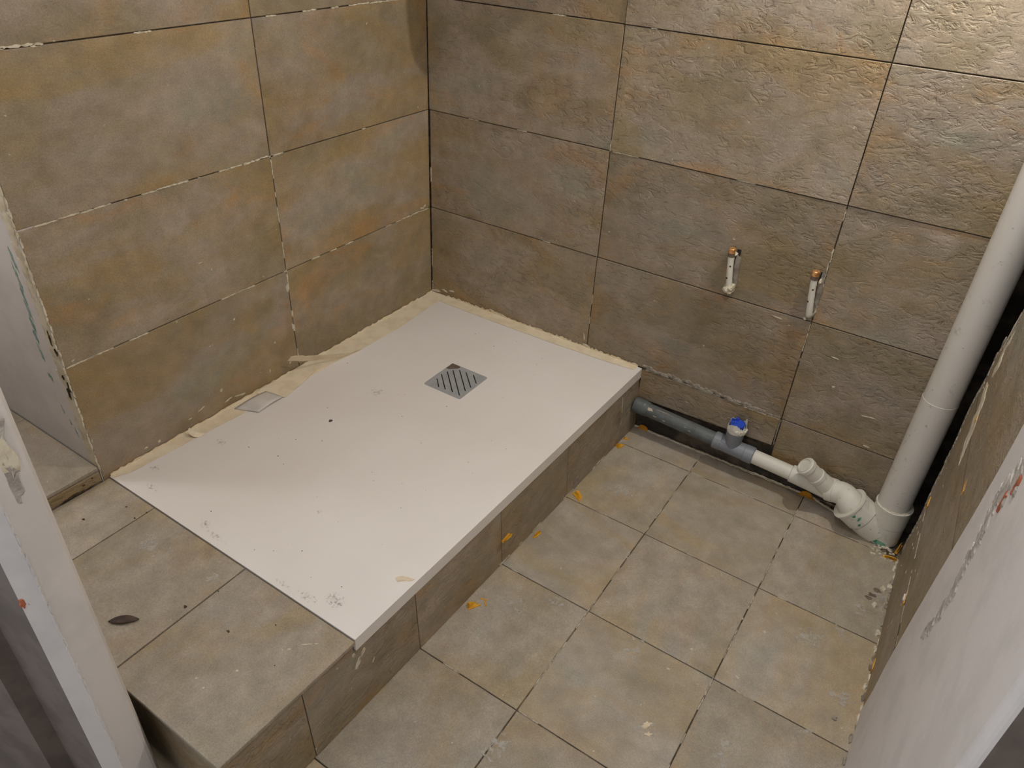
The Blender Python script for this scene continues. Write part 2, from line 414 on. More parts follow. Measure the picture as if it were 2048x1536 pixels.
mb.box((0.80, 0.0030, 0.0), (1.60, 0.0048, 0.10), 'cavity')
for z in ZJ[:5]:
    fr = 0.12
    flecks(mb, PB, (0.0, z), (0.6, z), 0.08, w=.0018); flecks(mb, PB, (0.6, z), (1.2, z), 0.08, w=.0018); flecks(mb, PB, (1.2, z), (1.5, z), 0.06, w=.0018)
for x, f in ((0.602, 0.12), (1.203, 0.20)):
    flecks(mb, PB, (x, 0.21), (x, 0.5), f, w=.0018); flecks(mb, PB, (x, 0.5), (x, 1.2), f, w=.0018)
flecks(mb, PB, (1.203, 0.52), (1.203, 0.70), 0.95, w=0.0035)
flecks(mb, PB, (0.0035, 0.21), (0.0035, 0.50), 0.45, w=0.003)
flecks(mb, PB, (0.0035, 0.50), (0.0035, 1.2), 0.15, w=0.002)
# ragged mortar ridge over the cut tile beside the tray
for x in [0.80 + 0.0125 * i for i in range(29)]:
    blob(mb, PB, (x, 0.210 + RNG.uniform(-0.003, 0.006)), 0.011, RNG.uniform(0.003, 0.008), 'mortar', h=RNG.uniform(0.002, 0.005))
flecks(mb, PB, (0.80, 0.2065), (1.20, 0.2065), 0.9, w=0.004, m='mortar', lift=0.005)
flecks(mb, PB, (1.10, 0.204), (1.20, 0.204), 0.9, w=0.003, lift=0.005)
flecks(mb, PB, (1.2025, 0.118), (1.2025, 0.20), 0.8, w=0.003, m='mortar', lift=0.005)
for c in ((0.86, 0.155), (0.94, 0.15), (1.07, 0.15), (1.15, 0.155), (0.83, 0.185)):
    blob(mb, PB, c, 0.006, 0.003, 'mortar', h=0.0055, ang=RNG.uniform(-1, 1), base=0.003)
# crumbs of dried adhesive above the tray
for x, z, a, b in ((0.055, 0.225, .012, .003), (0.085, 0.232, .010, .003), (0.28, 0.212, .026, .004), (0.25, 0.214, .012, .004), (0.02, 0.214, .02, .004), (0.14, 0.208, .016, .003), (0.42, 0.208, .016, .003), (0.52, 0.208, .016, .003), (0.60, 0.212, .012, .004), (0.59, 0.24, .003, .012)):
    blob(mb, PB, (x, z), a, b, 'grout', h=0.002, ang=RNG.uniform(-.2, .2))
for x, z, a, b in ((1.0, 0.86, .012, .002), (1.12, 0.49, .016, .0015), (1.28, 0.43, .010, .0015), (1.40, 0.30, .02, .0015), (1.30, 0.35, .004, .004), (0.97, 0.66, .003, .002), (1.42, 0.215, .012, .003)):
    blob(mb, PB, (x, z), a, b, 'grout', h=0.0008, ang=RNG.uniform(-.4, .2))
mb.build('wall_back', kind='structure')

# ---- wall_left : plane x=0, tiles; u = -y
PA = Plane((0, 0, 0), (0, -1, 0), (0, 0, 1), (1, 0, 0))
mb = MB()
# polygon orientation for this plane: u to the right seen from inside would be mirrored, so wind the other way
class PlaneM(Plane):
    pass
PAm = Plane((0, 0, 0), (0, 1, 0), (0, 0, 1), (1, 0, 0))   # u = y (negative into the room) keeps faces outward
for (y0, y1) in ((-0.5995, -0.0015), (-1.193, -0.5995)):
    for k in range(len(ZJ) - 1):
        z0, z1 = ZJ[k], ZJ[k + 1]
        if k == 0: z0 = 0.190
        tile(mb, PAm, [(y0, z0), (y1, z0), (y1, z1), (y0, z1)], 'tilea', lip=0.0006)
mb.box((-0.12, -1.186, 0.0), (-0.0045, 0.08, T), 'grout_dark')
for z, f1, f2 in ((0.505, 0.6, 0.3), (0.805, 0.15, 0.62), (1.105, 0.55, 0.2)):
    flecks(mb, PAm, (-0.6, z), (-0.01, z), f1, w=0.0028); flecks(mb, PAm, (-1.19, z), (-0.6, z), f2, w=0.0028)
flecks(mb, PAm, (-1.19, 1.107), (-1.05, 1.107), 0.9, w=0.004); flecks(mb, PAm, (-0.68, 0.806), (-0.59, 0.806), 0.9, w=0.004)
flecks(mb, PAm, (-0.5995, 0.22), (-0.5995, 0.50), 0.35, w=0.0032); flecks(mb, PAm, (-0.5995, 0.50), (-0.5995, 0.80), 0.22); flecks(mb, PAm, (-0.5995, 0.8), (-0.5995, 1.2), 0.0)
for y, z, a, b in ((-0.04, 0.512, .012, .004), (-0.03, 0.516, .006, .003), (-0.63, 0.235, .003, .003), (-0.67, 0.32, .003, .003), (-0.78, 0.44, .003, .003), (-0.70, 0.245, .002, .006),
                   (-0.602, 0.335, .004, .014), (-0.603, 0.455, .005, .012), (-0.80, 0.222, .018, .003), (-0.84, 0.229, .012, .002), (-0.92, 0.245, .010, .0015), (-0.955, 0.235, .006, .0015),
                   (-1.045, 0.222, .004, .004), (-1.08, 0.224, .006, .002), (-0.93, 0.50, .002, .002), (-0.05, 0.82, .002, .002)):
    blob(mb, PAm, (y, z), a, b, 'grout', h=0.0012, ang=RNG.uniform(-.3, .3))
# rough adhesive along the free edge of the tiles
for i in range(60):
    z = 0.24 + i * 0.02
    blob(mb, PAm, (-1.1925 + RNG.uniform(-.002, .001), z), 0.0022, 0.011, 'creamplaster', h=0.0002)
mb.build('wall_left', kind='structure')

# ---- reveal of the recess left of the tiles: plane y=-1.193 facing the doorway
PN = Plane((0, -1.194, 0), (1, 0, 0), (0, 0, 1), (0, -1, 0))
mb = MB()
mb.box((-0.60, -1.194, 0.0), (-0.002, -1.12, T), 'plaster')
mb.box((-0.70, -2.0, 0.0), (-0.60, -1.12, T), 'plaster')
for i in range(75):      # cream filler strip beside the tile edge
    z = 0.255 + i * 0.016
    blob(mb, PN, (-0.018 + RNG.uniform(-.003, .003), z), 0.016 + RNG.uniform(-.004, .004), 0.020, 'creamplaster', h=0.0009, jit=.3)
for x, z, a, b in ((-0.064, .735, .004, .022), (-0.073, .70, .004, .026), (-0.076, .655, .004, .02), (-0.077, .62, .005, .02), (-0.082, .585, .005, .022), (-0.087, .555, .005, .018), (-0.092, .52, .004, .018), (-0.088, .455, .005, .012),
                   (-0.086, .37, .003, .012), (-0.07, .34, .003, .009), (-0.058, .318, .002, .012)):
    blob(mb, PN, (x + 0.012, z), a * 1.25, b * 1.1, 'green', n=16, jit=.5, h=0.0005, ang=0.15)
for x, z, a, b in ((-0.012, .575, .004, .016), (-0.006, .545, .004, .01), (-0.014, .48, .003, .006), (-0.012, .44, .005, .02), (-0.004, .46, .003, .012)):
    blob(mb, PN, (x, z), a, b, 'mould', n=12, jit=.4, h=0.0026)
mb.build('wall_niche', kind='structure')

# ---- sill of the recess
mb = MB()
PS = Plane((0, 0, 0.243), (1, 0, 0), (0, 1, 0), (0, 0, 1))
tile(mb, PS, [(-0.30, -1.56), (0.002, -1.56), (0.002, -1.1955), (-0.30, -1.1955)], 'ftile', depth=0.008)
tile(mb, PS, [(-0.598, -1.56), (-0.30, -1.56), (-0.30, -1.1955), (-0.598, -1.1955)], 'ftile', depth=0.008)
mb.box((-0.598, -1.60, 0.0), (-0.001, -1.196, 0.2345), 'mortar')
PR = Plane((0.003, 0, 0), (0, 1, 0), (0, 0, 1), (1, 0, 0))
tile(mb, PR, [(-1.56, 0.2055), (-1.1965, 0.2055), (-1.1965, 0.2335), (-1.56, 0.2335)], 'tile', depth=0.004, tr=(.31, .52, .8))
for y, z, a, b in ((-1.265, .209, .018, .004), (-1.243, .2075, .012, .003), (-1.225, .207, .012, .002), (-1.28, .2075, .01, .003), (-1.33, .207, .01, .0015), (-1.238, .221, .004, .002), (-1.216, .227, .002, .002)):
    blob(mb, PR, (y, z), a, b, 'mould', h=0.0018)
mb.build('trim_1', kind='structure')

# ---- floor
PF = Plane((0, 0, 0), (1, 0, 0), (0, 1, 0), (0, 0, 1))
mb = MB()
FX = [0.757, 1.022, 1.3225, 1.622]; FY = [-0.003, -0.108, -0.4105, -0.7105, -1.0105, -1.3105, -1.6105, -1.9105, -2.2105]
for i in range(3):
    for k in range(len(FY) - 1):
        y1, y0 = FY[k], FY[k + 1]
        x0, x1 = FX[i], FX[i + 1]
        if k == 0 and i == 2:
            tile(mb, PF, [(x0, y0), (1.55, y0), (1.50, -0.062), (1.44, -0.040), (1.36, -0.012), (x0, -0.004)], 'ftile', lip=0.0004); continue
        tile(mb, PF, [(x0, y0), (x1, y0), (x1, y1), (x0, y1)], 'ftile', lip=0.0004, swap=(RNG.random() < .5))
for k in range(5, len(FY) - 1):
    pass
mb.box((0.755, -2.6, -0.08), (1.80, 0.08, -0.0028), 'grout_floor'); mb.box((-0.7, -1.46, -0.08), (0.755, 0.08, -0.0028), 'grout_floor'); mb.box((-0.7, -2.6, -0.16), (0.755, -1.46, -0.10), 'grout_floor')
for y, f in ((-0.108, .25), (-0.4105, .18), (-0.7105, .12), (-1.0105, .15), (-1.3105, .1)):
    flecks(mb, PF, (0.79, y), (1.60, y), f, w=0.0024, m='floorfill')
for x in (1.022, 1.3225):
    flecks(mb, PF, (x, -0.01), (x, -0.7), .45, w=0.0026, m='floorfill'); flecks(mb, PF, (x, -0.7), (x, -1.35), .5, w=0.0026, m='floorfill')
# ragged pale lip where the floor tiles stop under the pipes
x = 0.80
while x < 1.56:
    yy = -0.004 if x < 1.34 else -0.004 - (x - 1.34) * 0.36
    blob(mb, PF, (x, yy - RNG.uniform(0, .003)), 0.014, 0.004, 'grout', h=0.0022, ang=-0.05 if x < 1.34 else -0.35); x += 0.016
for i in range(26):   # crumbs in the back right corner
    blob(mb, PF, (1.54 + RNG.uniform(-.02, .035), -0.10 + RNG.uniform(-.03, .02)), .004, .003, 'grout', h=.003, n=8)
for i in range(46):   # rough edge along the right wall
    y = -0.12 - i * 0.028
    blob(mb, PF, (1.583 + 0.018 * min(1, -y / .6) + RNG.uniform(-.004, .002), y), .004, .012, 'mortar' if RNG.random() < .6 else 'grout', h=.003, n=10)
for x, y, a, b, an in ((1.465, -.483, .075, .05, .8), (1.545, -.34, .04, .05, .3), (1.525, -.432, .075, .022, -.55), (1.58, -.30, .02, .06, 0), (1.571, -.27, .03, .04, 0), (1.25, -.89, .05, .04, 0), (1.52, -.72, .06, .03, .3), (1.56, -.60, .05, .05, 0),
                      (0.87, -.80, .07, .06, .5), (0.95, -.73, .04, .04, 0), (1.03, -1.10, .05, .08, 0), (0.90, -.30, .08, .05, 0), (1.15, -.75, .05, .08, 0), (1.02, -.50, .05, .04, 0), (1.40, -.85, .06, .08, 0)):
    smear(mb, PF, (x, y), a, b, 'dust', an)
for x, y in ((1.573, -.235), (1.565, -.30), (1.59, -.38), (1.585, -.22)):
    blob(mb, PF, (x, y), .006, .010, 'grout', h=.004)
for x, y in ((1.557, -.27), (1.562, -.25), (1.552, -.285)):
    blob(mb, PF, (x, y), .009, .007, 'dullbrown', h=.001, jit=.5)
mb.build('floor', kind='structure')

# ---- wall_right : tiled part (slightly askew, ragged far edge over the pipe cavity)
import mathutils
XA, XB = 1.583, 1.602
def PRt(u, v, w=0.0):     # u = y
    return Vector((XA + (XB - XA) * min(1.0, -u / 0.6) - w, u, v))
mb = MB()
far = lambda z: -0.112 + 0.012 * math.sin(z * 31) + (0.022 if 0.30 < z < 0.62 else 0) - (0.045 if z > 0.64 else 0)
near = [(-0.600, 0.0), (-0.612, 0.03), (-0.618, 0.10), (-0.612, 0.16), (-0.617, 0.24), (-0.633, 0.37), (-0.655, 0.515), (-0.670, 0.60), (-0.680, 0.70), (-0.68, 1.2), (-0.68, T)]
def nr(z):
    for (y0, z0), (y1, z1) in zip(near, near[1:]):
        if z0 <= z <= z1: return y0 + (y1 - y0) * (z - z0) / (z1 - z0)
    return -0.68
bands = [(0.003, 0.2045), (0.2065, 0.5045), (0.5065, 0.8045), (0.8065, 1.1045), (1.1065, T)]
for bi, (z0, z1) in enumerate(bands):
    tr = (RNG.random(), RNG.random(), 0.3 + .3 * RNG.random()); zz = [z0 + (z1 - z0) * i / 12 for i in range(13)]
    L = [(far(z) + RNG.uniform(-.004, .004), z) for z in zz]; Rr = [(nr(z), z) for z in zz]
    for i in range(12):
        qd = [L[i], Rr[i], Rr[i + 1], L[i + 1]]
        # order seen from inside the room (normal -x): far edge is on the left
        mb.face([PRt(p[0], p[1]) for p in (Rr[i], Rr[i + 1], L[i + 1], L[i])][::-1], 'tile', [p for p in (Rr[i], Rr[i + 1], L[i + 1], L[i])][::-1], tr)
        mb.face([PRt(L[i][0], L[i][1]), PRt(L[i][0], L[i][1], -.012), PRt(L[i + 1][0], L[i + 1][1], -.012), PRt(L[i + 1][0], L[i + 1][1])][::-1], 'tile', None, tr)
for z0 in (0.2055, 0.5055, 0.8055):
    mb.face([PRt(-0.13, z0 - .002, -.001), PRt(-0.68, z0 - .002, -.001), PRt(-0.68, z0 + .002, -.001), PRt(-0.13, z0 + .002, -.001)], 'grout_dark')
    flecks(mb, PRt, (-0.14, z0), (-0.60, z0), .55, w=0.004, lift=0.0008)
for y, z, a, b in ((-.18, .62, .02, .03), (-.17, .66, .01, .04), (-.20, .545, .05, .022), (-.24, .50, .05, .030), (-.27, .47, .04, .018), (-.15, .69, .01, .05)):
    blob(mb, PRt, (y, z), a, b, 'creamplaster', h=.0016, jit=.3, ang=.35)
for i in range(30):
    blob(mb, PRt, (-.10 - .5 * RNG.random(), .05 + .7 * RNG.random()), .006, .0015, 'grout', h=.0006, ang=RNG.uniform(-.8, .8))
for i in range(40):
    z = .04 + i * .02
    blob(mb, PRt, (far(z) - .004, z), .008, .012, 'mortar', h=.0015)
# concrete core behind the tiles and the recess round the pipe
mb.box((1.614, -0.60, 0.0), (1.70, -0.13, T), 'mortar')
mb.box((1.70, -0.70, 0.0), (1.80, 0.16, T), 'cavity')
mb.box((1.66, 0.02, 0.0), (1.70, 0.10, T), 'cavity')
mb.build('wall_right', kind='structure')

# ---- painted end of the right wall beside the doorway
PW = Plane((1.600, 0, 0), (0, 1, 0), (0, 0, 1), (-1, 0, 0))
mb = MB()
wall_poly = lambda z0, z1, ya0, ya1: None
zs = [p[1] for p in near]
for (ya, z0), (yb, z1) in zip(near, near[1:]):
    x = 1.6005
    mb.face([(x, ya, z0), (x, yb, z1), (x, -1.222, z1), (x, -1.222, z0)], 'plaster')
    mb.face([(x, ya, z0), (x + .06, ya, z0), (x + .06, yb, z1), (x, yb, z1)], 'plaster')
for k in range(6):      # softly rounded corner
    a0, a1 = math.pi / 2 * k / 6, math.pi / 2 * (k + 1) / 6; r = .012
    f = lambda a: (1.6005 + r - r * math.cos(a), -1.222 - r * math.sin(a))
    (x0, y0), (x1, y1) = f(a0), f(a1)
    mb.face([(x0, y0, 0), (x0, y0, T), (x1, y1, T), (x1, y1, 0)], 'plaster', smooth=True)
mb.face([(1.6125, -1.234, 0), (1.6125, -1.234, T), (1.80, -1.236, T), (1.80, -1.236, 0)], 'shadedface')  # shade on the face toward the hall, put in as colour
# gouged groove with brick showing through
g = [(-.705, .652, .006), (-.770, .71, .018), (-.765, .735, .016), (-.790, .77, .03), (-.83, .81, .04), (-.83, .86, .04)]
groove = [(-.790, .452, .004), (-.802, .475, .006), (-.815, .49, .012), (-.822, .52, .010), (-.825, .55, .012), (-.828, .58, .014), (-.815, .605, .012), (-.810, .635, .018), (-.800, .66, .02), (-.79, .69, .022), (-.782, .72, .022), (-.80, .75, .026), (-.82, .79, .030), (-.83, .83, .03), (-.84, .88, .03), (-.85, .94, .03), (-.85, 1.0, .03)]
for y, z, r in groove:
    for j in range(3):
        blob(mb, PW, (y + RNG.uniform(-.4, .4) * r, z + RNG.uniform(-.012, .012)), r, .014, 'rawplaster', h=.0014, jit=.45)
for y, z, r in groove[11:]:
    for j in range(3): blob(mb, PW, (y - r * .8 + RNG.uniform(-.004, .004), z + RNG.uniform(-.012, .012)), r * .22, .010, 'brick', h=.0018, jit=.4)
for y, z, r in groove[6:]:
    blob(mb, PW, (y + .014, z + .01), r * .35, .007, 'plaster', h=.0018, jit=.5)
mb.build('wall_right_end', kind='structure')

# ---- partition left of the doorway (its painted end)
mb = MB()
prof = [(0.560, -1.490), (0.600, -1.5065), (0.6030, -1.512), (0.6120, -1.5538), (0.600, -1.5760), (0.505, -1.588), (0.50, -1.615), (0.22, -1.705), (-0.7, -1.76)]
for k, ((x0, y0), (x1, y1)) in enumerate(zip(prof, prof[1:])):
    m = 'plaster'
    mb.face([(x0, y0, 0), (x0, y0, T), (x1, y1, T), (x1, y1, 0)][::-1], m if k < 4 else 'shadedface')  # hall-side faces take the colour with shade in it
mb.face([(0.56, -1.49, 0), (0.56, -1.49, T), (-0.7, -1.53, T), (-0.7, -1.53, 0)], 'plaster')
PJ = Plane((0.6075, 0, 0), (0, 1, 0), (0, 0, 1), (1, 0, 0))
for i in range(26):
    blob(mb, PJ, (-1.532 + RNG.uniform(-.016, .012), .80 + RNG.uniform(-.05, .12)), .008, .022, 'rawplaster' if i % 3 else 'creamplaster', h=.0007, jit=.5, n=18)
for i in range(60):
    z = .2 + i * .018
    blob(mb, PJ, (-1.5110 + RNG.uniform(-.0006, .0006), z), .0014, .010, 'creamplaster', h=.0006) if False else None
    blob(mb, Plane((0.6115, 0, 0), (0, 1, 0), (0, 0, 1), (1, 0, 0)), (-1.5525 + RNG.uniform(-.001, .001), z), .0016, .012, 'plaster', h=.0012)
PJ2 = Plane((0.6015, 0, 0), (0, 1, 0), (0, 0, 1), (1, 0, 0))
blob(mb, PJ2, (-1.5735, .585), .0045, .010, 'brick', h=.0012); blob(mb, PJ2, (-1.567, .578), .003, .006, 'brick', h=.0025)
mb.build('wall_front', kind='structure')

mb = MB(); mb.box((-0.7, -2.6, T), (1.85, 0.1, T + .05), 'plaster'); mb.build('ceiling', kind='structure')
mb = MB(); mb.box((1.80, -2.6, 0), (1.85, -1.236, T), 'plaster'); mb.build('wall_hall', kind='structure')

# ================================================================ STEP (tiled platform) and TRAY
step = thing('tiled_step', (0.4, -0.74, 0), 'long low platform faced with beige stone tiles, carrying the white shower tray', 'step')
mb = MB()
mb.prism([(0.004, -1.462), (0.742, -1.462), (0.776, -0.004), (0.004, -0.004)], 0.002, 0.168, 'mortar')
mb.prism([(0.004, -1.462), (0.742, -1.462), (0.746, -1.186), (0.004, -1.186)], 0.168, 0.196, 'mortar')
mb.build('core', step)
# side facing: plane from (XRs,0) to (.., -1.475)
def PSd(u, v, w=0.0):  # u=y
    xt = edge_x(u) - 0.001; xb = 0.801 + (0.768 - 0.801) * (-u / 1.3)
    x = xb + (xt - xb) * v / 0.2
    return Vector((x + w - 0.001, u, v))
mb = MB()
SY = [-0.003, -0.109, -0.411, -0.711, -1.011, -1.306, -1.474]
for k in range(6):
    top = 0.1725 if k < 4 else (0.1725 if k == 4 else 0.194)
    y1, y0 = SY[k], SY[k + 1]
    if k == 4:
        tile(mb, PSd, [(y0, 0.001), (y1, 0.001), (y1, 0.172), (-1.183, 0.172), (-1.183, 0.194), (y0, 0.194)], 'tile', lip=.0002, tr=(.7, .2, .3), gap=.0009)
    else:
        tile(mb, PSd, [(y0, 0.001), (y1, 0.001), (y1, top), (y0, top)], 'tile', lip=.0002, gap=.0009)
flecks(mb, PSd, (-0.2, 0.004), (-0.75, 0.004), .25, w=.004); flecks(mb, PSd, (-0.109, .02), (-0.109, .16), .5)
for u, v, a, b, an in ((-1.163, .150, .005, .012, -.5), (-1.178, .135, .006, .014, -.5), (-1.185, .165, .004, .006, 0), (-1.14, .105, .0015, .008, -.6)):
    blob(mb, PSd, (u, v), a, b, 'grout', h=.0007, ang=an)
blob(mb, PSd, (-.36, .02), .02, .02, 'mortar', h=.0005)
mb.build('side_facing', step)
mb = MB()
PFt = Plane((0, -1.468, 0), (1, 0, 0), (0, 0, 1), (0, -1, 0))
tile(mb, PFt, [(0.004, -0.098), (0.465, -0.098), (0.465, 0.194), (0.004, 0.194)], 'tile', depth=.006)
tile(mb, PFt, [(0.467, -0.098), (0.762, -0.098), (0.754, 0.194), (0.467, 0.194)], 'tile', depth=.006)
mb.box((0.004, -1.462, -0.098), (0.74, -1.461, 0.002), 'mortar')
mb.build('front_facing', step)
PT = Plane((0, 0, 0.2045), (1, 0, 0), (0, 1, 0), (0, 0, 1))
mb = MB()
yb = -1.1815; yf = -1.477
for x0, x1 in ((0.0045, 0.1695), (0.1715, 0.4645), (0.4670, 0.7585)):
    xe = x1
    tile(mb, PT, [(x0, yf), (xe if x1 < .7 else 0.7565, yf), (xe if x1 < .7 else 0.766, yb), (x0, yb)], 'ftile', depth=.0085, gap=.0005, lip=.0002, swap=True)
for x, y, a, b, an in ((.700, -1.235, .011, .0015, .7), (.680, -1.262, .004, .0012, .7), (.672, -1.27, .002, .001, 0), (.640, -1.345, .003, .002, .5), (.595, -1.395, .004, .0018, .5), (.62, -1.40, .002, .002, 0), (.712, -1.225, .003, .001, .7), (.455, -1.345, .002, .0015, 0)):
    blob(mb, PT, (x, y), a, b, 'grout', h=.0007, ang=an)
for x, y, a in ((.56, -1.30, .004), (.165, -1.225, .003), (.083, -1.29, .004), (.62, -1.24, .0018), (.45, -1.31, .005), (.47, -1.25, .002), (.12, -1.215, .0025), (.17, -1.2, .002), (.685, -1.30, .0018)):
    blob(mb, PT, (x, y), a, a * .7, 'mould', h=.0007, n=9)
smear(mb, PT, (.27, -1.25), .09, .05, 'dust', 0); smear(mb, PT, (.43, -1.24), .03, .03, 'dust', 0); smear(mb, PT, (.02, -1.20), .02, .012, 'grime', 0)
mb.build('top_facing', step)

tray = thing('shower_tray', (0.4, -0.59, 0.173), 'white slim rectangular shower tray set on the tiled step', 'shower tray')
mb = MB()
ot = [(0.003, -1.179), (edge_x(-1.179) + .0015, -1.179), (edge_x(-0.003) + .0015, -0.003), (0.003, -0.003)]
dr = [(0.336, -0.4495), (0.4555, -0.4495), (0.4555, -0.3235), (0.336, -0.3235)]
ID = lambda u, v, w: Vector((u, v, w))
mb.holed(ot, [dr[::-1]], ID, 0.1735, 0.2055, 'tray')
sp = Plane((0, 0, 0.2056), (1, 0, 0), (0, 1, 0), (0, 0, 1))
TR = random.Random(3)
for i in range(46):
    x, y = TR.uniform(.08, .74), TR.uniform(-1.15, -.1)
    if .32 < x < .47 and -.47 < y < -.3: continue
    a = TR.uniform(.0007, .0016); blob(mb, sp, (x, y), a, a * .8, 'crumb' if TR.random() < .6 else 'chip', h=.0006, n=7)
for x, y, a, b in ((.06, -1.10, .03, .02), (.11, -1.145, .04, .015), (.67, -1.135, .05, .03), (.62, -1.16, .05, .018), (.35, -1.16, .06, .012), (.26, -.56, .04, .03), (.47, -.98, .014, .012), (.30, -1.15, .03, .02), (.56, -1.165, .05, .01), (.10, -.95, .03, .02)):
    smear(mb, sp, (x, y), a, b, 'grime', 0, .0002)
mb.build('basin_slab', tray)
mb = MB(); mb.box((0.33, -0.455, 0.1700), (0.462, -0.318, 0.1745), 'nearblack'); mb.build('drain_well', tray)
# drain grate
mb = MB()
x0, x1, y0, y1 = 0.3325, 0.4585, -0.4530, -0.3200
def capsule(p, qd, r=0.0014, n=5):
    p, qd = Vector(p), Vector(qd); d = (qd - p).normalized(); a0 = math.atan2(d.y, d.x); out = []
    for c0, s0 in ((qd, a0 - math.pi / 2), (p, a0 + math.pi / 2)):
        for k in range(n + 1):
            a = s0 + math.pi * k / n; out.append((c0.x + r * math.cos(a), c0.y + r * math.sin(a)))
    return out
slots = [((0.3475, -0.412), (0.376, -0.440)), ((0.344, -0.387), (0.398, -0.439)), ((0.348, -0.365), (0.421, -0.4365)), ((0.357, -0.350), (0.446, -0.438)), ((0.372, -0.3385), (0.4465, -0.4115)), ((0.393, -0.336), (0.4485, -0.3890)), ((0.418, -0.3345), (0.4495, -0.364))]
r = .006
outer = []
for cx, cy, a0 in ((x1 - r, y0 + r, -90), (x1 - r, y1 - r, 0), (x0 + r, y1 - r, 90), (x0 + r, y0 + r, 180)):
    for k in range(5):
        a = math.radians(a0 + 90 * k / 4); outer.append((cx + r * math.cos(a), cy + r * math.sin(a)))
mb.holed(outer, [capsule(a, b)[::-1] for a, b in slots], ID, 0.2051, 0.2066, 'steel', 'nearblack')
grate = mb.build('drain_grate', tray, label='square steel drain cover with slanted slots')
mb = MB()
pr_ = [(0.3335, -0.3215), (0.3335, -0.352), (0.341, -0.3535), (0.352, -0.344), (0.362, -0.3345), (0.3645, -0.3265), (0.359, -0.3215)]
mb.prism(ragged(pr_, .006, .0006), 0.2064, 0.2070, 'dullbrown'); mb.build('brown_patch', grate, origin=None)  # thin brown patch over one corner of the cover
bpy.context.view_layer.update()

# ================================================================ MASKING TAPE
def tape_strip(name, inner, outer, z, label, m='tape', lip=None):
    mb = MB(); n = len(inner)
    for i in range(n - 1):
        a, b, c, d = inner[i], inner[i + 1], outer[i + 1], outer[i]
        zz = [z + RNG.uniform(0, .0003) for _ in range(4)]
        top = [(a[0], a[1], z), (d[0], d[1], z), (c[0], c[1], z), (b[0], b[1], z)]
        mb.face(top, m)
        mb.face([(d[0], d[1], z - .0006), (c[0], c[1], z - .0006), (c[0], c[1], z), (d[0], d[1], z)][::-1], m)
        if lip is not None:
            ax, h0, h1 = lip[0], lip[1][i], lip[1][i + 1]
            pa = (0.0022, a[1], z) if ax == 0 else (a[0], -0.0022, z); pb = (0.0022, b[1], z) if ax == 0 else (b[0], -0.0022, z)
            mb.face([pa, pb, (pb[0], pb[1], z + h1), (pa[0], pa[1], z + h0)][::1 if ax else -1], m)
    return mb.build(name, origin=(outer[n // 2][0], outer[n // 2][1], z), label=label, category='tape')
def interp(tab, t):
    for (a, va), (b, vb) in zip(tab, tab[1:]):
        if a <= t <= b: return va + (vb - va) * (t - a) / (b - a)
    return tab[-1][1]
N = 130
tabA = [(0.0, .060), (0.04, .062), (.256, .077), (.442, .072), (.52, .060), (.586, .060), (.72, .050), (.852, .050), (.964, .041), (1.08, .034), (1.143, .029), (1.176, .014), (1.18, .012)]
ys = [1.176 * i / N for i in range(N + 1)]
inn = [(0.0022, -y) for y in ys]; out = [(interp(tabA, y) + RNG.uniform(-.0008, .0008), -y) for y in ys]
tape_strip('masking_tape', inn, out, 0.2064, 'long cream masking tape strip on the tray edge beneath the left tiled wall', lip=(0, [max(0.001, .0045 + RNG.uniform(-.003, .003)) for _ in ys]))
xs = [0.064 + (0.776 - .064) * i / N for i in range(N + 1)]
tabB = [(0.0, .045), (.064, .043), (.315, .045), (.502, .043), (.70, .034), (.774, .026), (.80, .025)]
tape_strip('masking_tape', [(x, -.0022) for x in xs][::-1], [(x, -interp(tabB, x) + RNG.uniform(-.0006, .0006)) for x in xs][::-1], 0.2068, 'narrow cream masking tape strip on the tray edge beneath the back tiled wall', lip=(1, [max(0.001, .005 + RNG.uniform(-.004, .004)) for _ in xs]))

def ribbon(name, cl, wd, label, m, mback, side, th=.0005):
    """bent ribbon: centre points, half widths, side directions"""
    mb = MB(); A = []; B = []
    for i, (p, w) in enumerate(zip(cl, wd)):
        p = Vector(p); s = Vector(side[i]).normalized() * w
        A.append(p + s + Vector((0, 0, RNG.uniform(-.0008, .0008)))); B.append(p - s + Vector((0, 0, RNG.uniform(-.0008, .0008))))
    for i in range(len(cl) - 1):
        n = (A[i + 1] - A[i]).cross(B[i] - A[i]).normalized() * th
        mb.mesh([A[i] + n, A[i + 1] + n, B[i + 1] + n, B[i] + n], [(0, 1, 2, 3)], m, True)
        mb.mesh([A[i] - n, A[i + 1] - n, B[i + 1] - n, B[i] - n], [(3, 2, 1, 0)], mback, True)
        mb.mesh([A[i] + n, A[i + 1] + n, A[i + 1] - n, A[i] - n], [(3, 2, 1, 0)], m, False)
        mb.mesh([B[i] + n, B[i + 1] + n, B[i + 1] - n, B[i] - n], [(0, 1, 2, 3)], m, False)
    return mb.build(name, origin=cl[len(cl) // 2], label=label, category='tape')
def spline(P, n):
    P = [Vector(p) for p in P]; out = []
    for i in range(len(P) - 1):
        p0, p1, p2, p3 = P[max(i - 1, 0)], P[i], P[i + 1], P[min(i + 2, len(P) - 1)]
        for k in range(n):
            t = k / n; out.append(.5 * ((2 * p1) + (p2 - p0) * t + (2 * p0 - 5 * p1 + 4 * p2 - p3) * t * t + (3 * p1 - p0 - 3 * p2 + p3) * t ** 3))
    out.append(P[-1]); return out
cl = spline([(.074, -.425, .2076), (.068, -.475, .213), (.062, -.52, .226), (.054, -.56, .240), (.044, -.60, .251), (.036, -.635, .266), (.031, -.655, .273)], 5)
